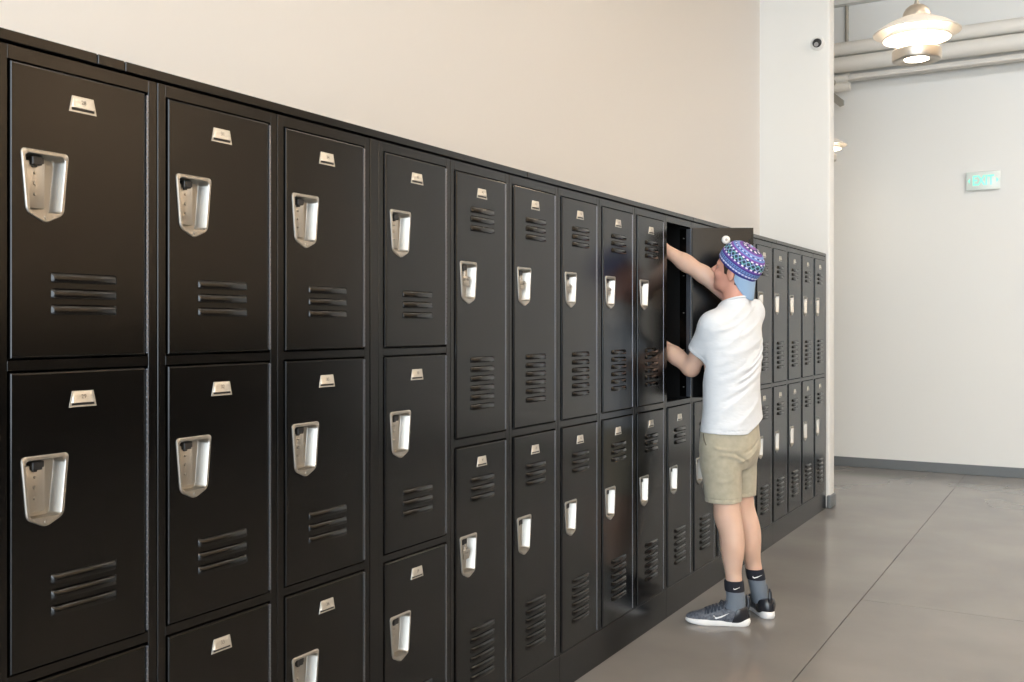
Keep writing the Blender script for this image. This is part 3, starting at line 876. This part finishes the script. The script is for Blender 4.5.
fold = fold + .004 * np.sin(cr * 46 + 3 * np.sin(Z * 9)) * np.clip((1.12 - Z) / .22, 0, 1)
dp = -.5042 * (X + 1.52) + .8636 * (Y - 4.74)
fold = fold * np.clip((.035 - dp) / .05, 0, 1)
D = S.D - fold.astype(np.float32)
D = np.maximum(D, -(D + .0085))                                             # a shell of cloth
hem = .932 + .085 * np.clip((cr - C0 - .05) / .12, 0, 1.2) + .006 * np.clip(-(cr - C0) / .15, 0, 1)
D = np.maximum(D, hem - Z)
for sh, d, L in ((SHL, dL, .168), (SHR, dR, .105)):
    al = (X - sh[0]) * d[0] + (Y - sh[1]) * d[1] + (Z - sh[2]) * d[2]
    rad = np.sqrt(np.maximum((X - sh[0]) ** 2 + (Y - sh[1]) ** 2 + (Z - sh[2]) ** 2 - al * al, 0))
    D = np.where(rad < .12, np.maximum(D, al - L), D)
    # stitched band along the cuff
    D = np.where((rad < .11) & (al > L - .024) & (al < L - .021), D + .0022, D)
NC = np.array((-1.505, 4.745, 1.577)); NN_ = N_((-.927 * .30, .375 * .30, 1.0))
D = np.maximum(D, (X - NC[0]) * NN_[0] + (Y - NC[1]) * NN_[1] + (Z - NC[2]) * NN_[2])      # neckline, higher at the back
D = np.where((Z > hem + .018) & (Z < hem + .021), D + .002, D)
S.D = D.astype(np.float32)
ts = put('t_shirt', S.mesh('t_shirt', shirtm, ORG, 2), PE)
bm = bmesh.new()
fx_ = np.array((-.927, .375, 0)); sx_ = np.array((.375, .927, 0)); ring = []
for i in range(49):
    t = 2 * math.pi * i / 48
    p = NC + fx_ * .0655 * math.cos(t) + sx_ * .0685 * math.sin(t); p[2] = NC[2] - ((p - NC) @ NN_) / NN_[2]
    ring.append(p - ORG)
pipe(bm, ring, .0058, 10)
put('collar', mesh_of(bm, 'collar', shirtm, smooth=True), ts)
del S, D, X, Y, Z

# ---- shorts
khaki = bump(bump(noise_col(mat('khaki_twill', (0.36, 0.33, 0.24), 0.85, sheen=.15), (0.40, 0.365, 0.275), (0.46, 0.42, 0.32), 30, 3), 18, .3, .008, 2), 900, .1, .0004, 1, (1, 1, .3))
S = Field((-1.74, 4.46, .56), (-1.29, 5.04, 1.06), .0038)
S.add(loft([(.76, -1.545, 4.728, YAW, .118, .100), (.84, -1.540, 4.730, YAW, .152, .116), (.92, -1.530, 4.736, YAW, .164, .120), (1.05, -1.522, 4.740, YAW, .156, .112)]), .0)
LEG_L = [(.575, -1.546, 4.700, YAW, .086, .088), (.68, -1.550, 4.694, YAW, .089, .094), (.80, -1.560, 4.684, YAW, .090, .104), (.90, -1.560, 4.684, YAW, .074, .090), (.96, -1.552, 4.69, YAW, .05, .06)]
LEG_R = [(.575, -1.522, 4.862, YAW, .080, .086), (.68, -1.520, 4.850, YAW, .084, .092), (.80, -1.520, 4.822, YAW, .088, .100), (.90, -1.524, 4.806, YAW, .072, .090), (.96, -1.524, 4.80, YAW, .05, .06)]
for lg in (LEG_L, LEG_R): S.add(loft(lg), .007)
S.add(ell((-1.486, 4.722, .865), np.eye(3), (.075, .09, .085)), .05)
S.add(ell((-1.474, 4.785, .865), np.eye(3), (.075, .08, .085)), .05)
X, Y, Z = S.every(); cr = .8636 * X + .5042 * Y
fold = 0
C0 = .8636 * -1.52 + .5042 * 4.74
def crease(c0, c1, z0, z1, amp, wid, bow=0.0):
    t = np.clip((cr - c0) / (c1 - c0), 0, 1); zc = z0 + (z1 - z0) * t + bow * np.sin(math.pi * t)
    return amp * np.clip(np.minimum(cr - c0, c1 - cr) / .02, 0, 1) * np.exp(-((Z - zc) / wid) ** 2)
for q in ((-.09, .05, .835, .80, .005, .009, .01), (-.02, .07, .845, .79, -.005, .008, .0), (-.12, .02, .875, .862, .004, .008, -.01), (.0, .12, .80, .87, .005, .009, -.02), (-.10, .0, .70, .72, .003, .012, 0), (.03, .13, .84, .91, -.005, .008, -.01)):
    fold = fold + crease(C0 + q[0], C0 + q[1], *q[2:])
D = S.D - fold
D = np.maximum(D, -(D + .008))
hemz = .598 + .012 * np.clip((cr - C0) / .1, -.2, 1)
D = np.maximum(np.maximum(D, hemz - Z), Z - 1.035)
D = np.where((Z > hemz + .020) & (Z < hemz + .023), D + .002, D)
S.D = D.astype(np.float32)
sh_o = put('shorts', S.mesh('shorts', khaki, ORG, 1), PE)
del S, D, X, Y, Z
# slanted welt of the side pocket, in a darker brown
darkk = mat('dark_welt_cloth', (0.13, 0.105, 0.075), .9)

from mathutils.bvhtree import BVHTree
bt = BVHTree.FromPolygons([v.co for v in sh_o.data.vertices], [p.vertices[:] for p in sh_o.data.polygons])
bm = bmesh.new()
pts = []
for t in range(9):
    q = Vector((-1.612 + .018 * (t / 8) ** 2, 4.500, .935 - .055 * t / 8)) - Vector(ORG)
    hit = bt.ray_cast(q, Vector((0, 1, 0)))
    if hit[0] is not None: pts.append(hit[0])
if len(pts) > 2:
    pipe(bm, pts, .0030, 8); put('pocket_welt', mesh_of(bm, 'pocket_welt', darkk, smooth=True), sh_o)
# ---- socks
sock_g = bump(mat('grey_sock', (0.145, 0.175, 0.215), 0.9), 700, .2, .0008); sock_d = bump(mat('navy_sock_cuff', (0.010, 0.012, 0.020), 0.9), 700, .2, .0008)
whitem = mat('white_print', (0.85, 0.85, 0.85), .6)
def swoosh(size, depth=.0012):
    """a small curved tick mark lying in the xz plane"""
    up = [(-.50, .02), (-.42, -.10), (-.28, -.12), (0, -.02), (.5, .20)]; lo = [(-.50, .02), (-.50, -.16), (-.34, -.24), (0, -.12), (.5, .20)]
    b = bmesh.new()
    A = [b.verts.new((p[0] * size, 0, p[1] * size)) for p in up] + [b.verts.new((p[0] * size, 0, p[1] * size)) for p in lo[-2:0:-1]]
    B = [b.verts.new((v.co.x, depth, v.co.z)) for v in A]
    b.faces.new(A); b.faces.new(B[::-1]); bridge(b, A, B)
    return mesh_of(b, 'tick_mark', whitem)
FOOT = {'l': (N_((-.936, -.353, 0)), np.array((-1.437, 4.730, 0))), 'r': (N_((-.62, .78, 0)), np.array((-1.372, 4.884, 0)))}
def tube_shell(name, st, m, parent):
    F = Field((min(s_[1] for s_ in st) - .08, min(s_[2] for s_ in st) - .08, st[0][0] - .02), (max(s_[1] for s_ in st) + .08, max(s_[2] for s_ in st) + .08, st[-1][0] + .02), .003)
    F.add(loft(st), 0); return put(name, F.mesh(name, m, ORG, 1), parent)
for key, kn, an in (('l', KNL, ANL), ('r', KNR, ANR)):
    fd, heel = FOOT[key]
    yw = math.degrees(math.atan2(fd[1], fd[0]))
    at = lambda z: an + (kn - an) * ((z - an[2]) / (kn[2] - an[2]))
    lo_ = -.018 if key == 'l' else 0.0
    p0, p1, p2, p3 = at(.075), at(.13), at(.185), at(.232)
    so = tube_shell('sock', [(.065, *(p0[:2] + fd[:2] * .012), yw, .040, .052), (.10, *(at(.10)[:2] + fd[:2] * .006), yw, .042, .050), (.14, *at(.14)[:2], yw, .043, .046), (.188 + lo_, *p2[:2], yw, .043, .045)], sock_g, PE)
    so['label'] = 'grey sock with a dark cuff'
    cu_ = tube_shell('cuff', [(.184 + lo_, *p2[:2], yw, .0455, .047), (.21 + lo_, *at(.21)[:2], yw, .0460, .0475), (.236 + lo_, *p3[:2], yw, .0450, .0465)], sock_d, so)
    # white tick on the camera's side of the cuff
    mk = put('tick_mark', swoosh(.032 if key == 'l' else .048), so)
    out = N_((.30, -.95, 0)) if key == 'l' else N_((.25, -.97, 0))
    c = at(.208) + np.array((0, 0, lo_)) + out * .0468 + np.array((.012, .003, 0))
    basis_obj(mk, c - ORG, N_(np.cross((0, 0, 1), -out)) * -1, -out, np.array((0, 0, 1)))

# ---- shoes
upper = bump(noise_col(mat('shoe_knit', (0.045, 0.055, 0.075), .6), (0.055, 0.065, 0.088), (0.12, 0.135, 0.165), 90, 3), 500, .35, .001)
leather = mat('shoe_heel_panel', (0.018, 0.020, 0.026), .22)
solem = mat('white_sole', (0.80, 0.80, 0.80), .55); lacem = mat('dark_lace', (0.035, 0.045, 0.065), .8)
SOLE = [(-.005, .000), (.000, .020), (.020, .033), (.06, .036), (.11, .035), (.16, .041), (.20, .047), (.235, .046), (.262, .036), (.280, .020), (.286, .0),
        (.280, -.018), (.262, -.032), (.235, -.040), (.20, -.041), (.16, -.037), (.11, -.033), (.06, -.034), (.020, -.031), (.000, -.020)]
def shoe(key):
    fd, heel = FOOT[key]; left = N_(np.cross((0, 0, 1), fd)); mir = -1 if key == 'l' else 1
    root = put('shoe', None if False else bpy.data.meshes.new('tmp'), PE)
    P = lambda x, y, z: heel + fd * x + left * (y * mir) + np.array((0, 0, z))
    fb = np.array((fd, left, (0, 0, 1)))
    F = Field(heel + fd * .14 - .20, heel + fd * .14 + .20, .0030)
    F.add(ell(P(.055, 0, .045), fb, (.064, .037, .050)), .0)
    F.add(ell(P(.045, 0, .075), fb, (.046, .040, .042)), .03)
    F.add(ell(P(.115, .002, .045), fb, (.075, .038, .044)), .03)
    F.add(ell(P(.212, .004, .030), fb, (.084, .043, .030)), .03)
    F.add(cone(P(.095, 0, .078), P(.200, .003, .038), .030, .028), .03)
    X, Y, Z = F.every()
    xl = (X - heel[0]) * fd[0] + (Y - heel[1]) * fd[1]
    topl = .100 - .25 * np.clip(xl - .01, 0, .07) + 1.2 * np.clip(.012 - xl, 0, .03)
    D = np.maximum(F.D, .020 - Z)
    D = np.where(xl < .11, np.maximum(D, Z - topl), D)
    F.D = D.astype(np.float32)
    me = F.mesh('shoe', upper, ORG, 1); old = root.data; root.data = me; bpy.data.meshes.remove(old)
    # glossy heel panel, a skin over the back of the upper
    F.D = D - .0016
    F.D = np.maximum(F.D, xl - .066 + .35 * (Z - .05)); F.D = np.maximum(F.D, Z - topl + .004).astype(np.float32)
    put('heel_panel', F.mesh('heel_panel', leather, ORG, 1), root)
    bm = bmesh.new()
    n = len(SOLE); rings = []
    pts = []
    for i in range(n):      # refine the outline
        p_, q_ = SOLE[i], SOLE[(i + 1) % n]; o_, r_ = SOLE[i - 1], SOLE[(i + 2) % n]
        for t in (0, .33, .66):
            f_ = lambda a, b, c, d: .5 * (2 * b + (c - a) * t + (2 * a - 5 * b + 4 * c - d) * t * t + (3 * b - a - 3 * c + d) * t ** 3)
            pts.append((f_(o_[0], p_[0], q_[0], r_[0]), f_(o_[1], p_[1], q_[1], r_[1])))
    for z, s in ((0.0, .93), (.002, .975), (.012, 1.02), (.020, 1.02), (.029, 1.0), (.031, .96)):
        ring = []
        for (x, y) in pts:
            toe = max(0, (x - .20) / .086); hb = max(0, (.06 - x) / .06)
            zz = z * (1 - .30 * toe) * (1 + .25 * hb) + .007 * toe ** 2
            ring.append(bm.verts.new(P((.14 + (x - .14) * s) * 1.05 - .006, y * s, zz) - ORG))
        rings.append(ring)
    for A, B in zip(rings[:-1], rings[1:]): bridge(bm, A, B)
    bm.faces.new(rings[0][::-1]); bm.faces.new(rings[-1])
    put('sole', mesh_of(bm, 'sole', solem, smooth=True), root)
    bt2 = BVHTree.FromPolygons([v.co for v in me.vertices], [p.vertices[:] for p in me.polygons])
    def on(x, y, lift):
        h_ = bt2.ray_cast(Vector(P(x, y, .30) - ORG), Vector((0, 0, -1)))
        return (h_[0] if h_[0] is not None else Vector(P(x, y, .05) - ORG)) + h_[1] * lift if h_[0] is not None else Vector(P(x, y, .05) - ORG)
    bm = bmesh.new()        # laces
    for k in range(6):
        x = .108 + .017 * k
        for s in (-1, 1):
            pipe(bm, [on(x + .014 * t - .004, s * (-.033 + .066 * t), .0022) for t in (0, .17, .34, .5, .66, .83, 1)], .0030, 8)
    for s in (-1, 1):
        pipe(bm, [on(.112, 0, .004), on(.120, s * .012, .012), on(.126, s * .026, .010), on(.118, s * .030, .004), on(.110, s * .014, .005), on(.110, 0, .005)], .0024, 8)
    put('laces', mesh_of(bm, 'laces', lacem, smooth=True), root)
    # padded tongue standing up in front of the ankle
    G = Field(P(.08, 0, .12) - .10, P(.08, 0, .12) + .10, .003)
    G.add(ell(P(.094, 0, .118), np.array((N_(fd * .9 + np.array((0, 0, .5))), left, N_(np.array((0, 0, .9)) - fd * .5))), (.010, .030, .052)), 0)
    put('tongue', G.mesh('tongue', upper, ORG, 1), root)
    bm = bmesh.new()        # pull tab behind the heel
    c = P(-.006, 0, .102) - ORG
    pipe(bm, [Vector(P(.002, 0, .080) - ORG), Vector(P(-.006, 0, .105) - ORG), Vector(P(-.004, 0, .135) - ORG), Vector(P(.004, 0, .150) - ORG)], [.010, .010, .008, .004], 10)
    put('pull_tab', mesh_of(bm, 'pull_tab', leather), root)
    return root, P, fd, left, bt2
shl, P, fd, left, bt2 = shoe('l')
hit = bt2.ray_cast(Vector(P(.125, 0, .052) + left * .2 - ORG), Vector(-left))
tk = put('tick_mark', swoosh(.075, .002), shl)
nv_ = np.array(hit[1]); ux = N_(np.cross(np.array((0, 0, 1)), nv_))
basis_obj(tk, np.array(hit[0]) + nv_ * .0015, ux, -nv_, N_(np.cross(ux, -nv_)))
shoe('r')

# ---- cap worn backwards
CN = N_(HU * math.cos(R(22)) - HF * math.sin(R(22)))          # axis of the crown
CF = N_(HF * math.cos(R(22)) + HU * math.sin(R(22)))
CC = H(-.008, 0, .032)
CN = N_(CN + HL_ * math.tan(R(4))); CF = N_(CF - CN * np.dot(CF, CN)); CL = np.cross(CN, CF)
capm = mat('patterned_cap_cloth', (0.1, 0.12, 0.4), .85)
nt, NN, LL, bs = nodes(capm)
tc = NN.new('ShaderNodeTexCoord'); sx = NN.new('ShaderNodeSeparateXYZ'); LL.new(tc.outputs['Object'], sx.inputs[0])
def mth(op, a, b=None, c_=None):
    n_ = NN.new('ShaderNodeMath'); n_.operation = op
    for i, v in enumerate((a, b, c_)):
        if v is None: continue
        if isinstance(v, (int, float)): n_.inputs[i].default_value = v
        else: LL.new(v, n_.inputs[i])
    return n_.outputs[0]
hgt = mth('DIVIDE', mth('ARCSINE', mth('MINIMUM', mth('DIVIDE', mth('ADD', sx.outputs['Z'], .014), .1305), 1.0)), 1.5708)              # 0 at the band, 1 at the crown
ang = mth('ARCTAN2', sx.outputs['Y'], sx.outputs['X'])
rp = NN.new('ShaderNodeValToRGB'); rp.color_ramp.interpolation = 'CONSTANT'
bands = [(0, (.035, .04, .26)), (.055, (.24, .32, .66)), (.105, (.035, .045, .22)), (.125, (.16, .28, .60)), (.19, (.05, .04, .26)), (.225, (.17, .06, .36)), (.26, (.05, .05, .26)),
         (.30, (.02, .05, .09)), (.47, (.06, .05, .28)), (.51, (.20, .07, .38)), (.56, (.14, .24, .56)), (.61, (.04, .05, .25)), (.65, (.20, .30, .62)), (.71, (.16, .06, .34)), (.77, (.03, .05, .14)), (.86, (.30, .12, .40)), (.93, (.14, .24, .56))]
el_ = rp.color_ramp.elements
el_[0].position = 0; el_[0].color = (*bands[0][1], 1); el_[1].position = bands[1][0]; el_[1].color = (*bands[1][1], 1)
for p_, c_ in bands[2:]:
    e_ = el_.new(p_); e_.color = (*c_, 1)
LL.new(hgt, rp.inputs['Fac'])
def mixc(fac, a, col):
    n_ = NN.new('ShaderNodeMix'); n_.data_type = 'RGBA'; LL.new(fac, n_.inputs[0]); LL.new(a, n_.inputs[6]); n_.inputs[7].default_value = (*col, 1); return n_.outputs[2]
def row(h0, half, nang, duty, phase=0.0):
    a = mth('LESS_THAN', mth('ABSOLUTE', mth('SUBTRACT', hgt, h0)), half)
    b = mth('GREATER_THAN', mth('SINE', mth('ADD', mth('MULTIPLY', ang, nang), phase)), duty)
    return mth('MULTIPLY', a, b)
c_ = rp.outputs['Color']
c_ = mixc(row(.075, .016, 34, -.1), c_, (.78, .78, .92))
c_ = mixc(row(.157, .014, 44, .0), c_, (.03, .04, .18))
c_ = mixc(row(.28, .020, 26, .0), c_, (.88, .85, .95))
c_ = mixc(row(.49, .020, 22, .0), c_, (.88, .85, .95))
c_ = mixc(row(.63, .016, 18, .0), c_, (.60, .66, .90))
c_ = mixc(row(.81, .025, 10, .1), c_, (.85, .75, .88))
def zigzag(s, col, h0=.385, amp=.065, w=.017, f=12):
    global c_
    z_ = mth('ABSOLUTE', mth('SUBTRACT', mth('SUBTRACT', hgt, h0), mth('MULTIPLY', mth('SINE', mth('MULTIPLY', ang, f)), amp * s)))
    c_ = mixc(mth('MULTIPLY', mth('LESS_THAN', z_, w), mth('LESS_THAN', mth('ABSOLUTE', mth('SUBTRACT', hgt, h0)), .085)), c_, col)
zigzag(1, (.18, .50, .54)); zigzag(-1, (.30, .38, .72))
LL.new(c_, bs.inputs['Base Color'])
bm = bmesh.new()
n = 72; rows = []
prof = [(1.00, -.014), (1.025, -.004), (1.04, .012), (1.045, .030), (1.02, .050), (.955, .070), (.85, .086), (.69, .099), (.49, .108), (.26, .113), (.08, .115)]
def capp(i, r, z):
    a = 2 * math.pi * i / n; seam = 1 - .010 * abs(math.cos(a * 2.5)) ** 12
    return (.109 * r * seam * math.cos(a) - .004 * z / .1, .0885 * r * seam * math.sin(a), z + .004 * math.cos(a) * (1 if z < 0.02 else 0))
for (r, z) in prof: rows.append([bm.verts.new(capp(i, r, z)) for i in range(n)])
inner = [[bm.verts.new(tuple(Vector(capp(i, r - .035, z - .002)))) for i in range(n)] for (r, z) in prof[:6]]
for A, B in zip(rows[:-1], rows[1:]): bridge(bm, A, B)
for A, B in zip(inner[:-1], inner[1:]): bridge(bm, A, B)
bridge(bm, rows[0], inner[0])
tp = bm.verts.new((-.004, 0, .1155))
for i in range(n): bm.faces.new((rows[-1][i], rows[-1][(i + 1) % n], tp))
cap = put('cap', mesh_of(bm, 'cap', capm, smooth=True), PE)
cap['label'] = 'cap in blue and purple woven pattern worn backwards'
basis_obj(cap, CC - ORG, CF, CL, CN)
brimm = bump(mat('light_blue_cloth', (0.30, 0.45, 0.66), .85), 500, .15, .0006)
bm = bmesh.new()        # brim: a curved flap hanging from the back of the band
g1, g2 = [], []
nu, nv = 24, 8
for j in range(nv + 1):
    v = j / nv; ra, rb = [], []
    for i in range(nu + 1):
        u = -1 + 2 * i / nu; a = math.pi + u * R(72)
        x, y, z = .108 * math.cos(a), .0885 * math.sin(a), -.012
        L = .098 * (1 - .60 * abs(u) ** 3)
        px_ = x - L * v * (.50 - .25 * u * u); pz_ = z - L * v * (.86 - .05 * u * u); py_ = y * (1 - .10 * v)
        ra.append(bm.verts.new((px_, py_, pz_))); rb.append(bm.verts.new((px_ + .003, py_, pz_ - .0015)))
    g1.append(ra); g2.append(rb)
for G in (g1, g2):
    for j in range(nv):
        for i in range(nu): bm.faces.new((G[j][i], G[j][i + 1], G[j + 1][i + 1], G[j + 1][i]))
edge = [(0, i) for i in range(nu + 1)] + [(j, nu) for j in range(1, nv + 1)] + [(nv, i) for i in range(nu - 1, -1, -1)] + [(j, 0) for j in range(nv - 1, 0, -1)]
for k in range(len(edge)):
    (j, i), (j2, i2) = edge[k], edge[(k + 1) % len(edge)]
    bm.faces.new((g1[j][i], g1[j2][i2], g2[j2][i2], g2[j][i]))
put('brim', mesh_of(bm, 'brim', brimm, smooth=True), cap)
bm = bmesh.new(); lathe(bm, [(0, .1205), (.006, .1195), (.008, .1165), (.0075, .114), (0, .113)], 16)
put('button', mesh_of(bm, 'button', brimm, smooth=True), cap)
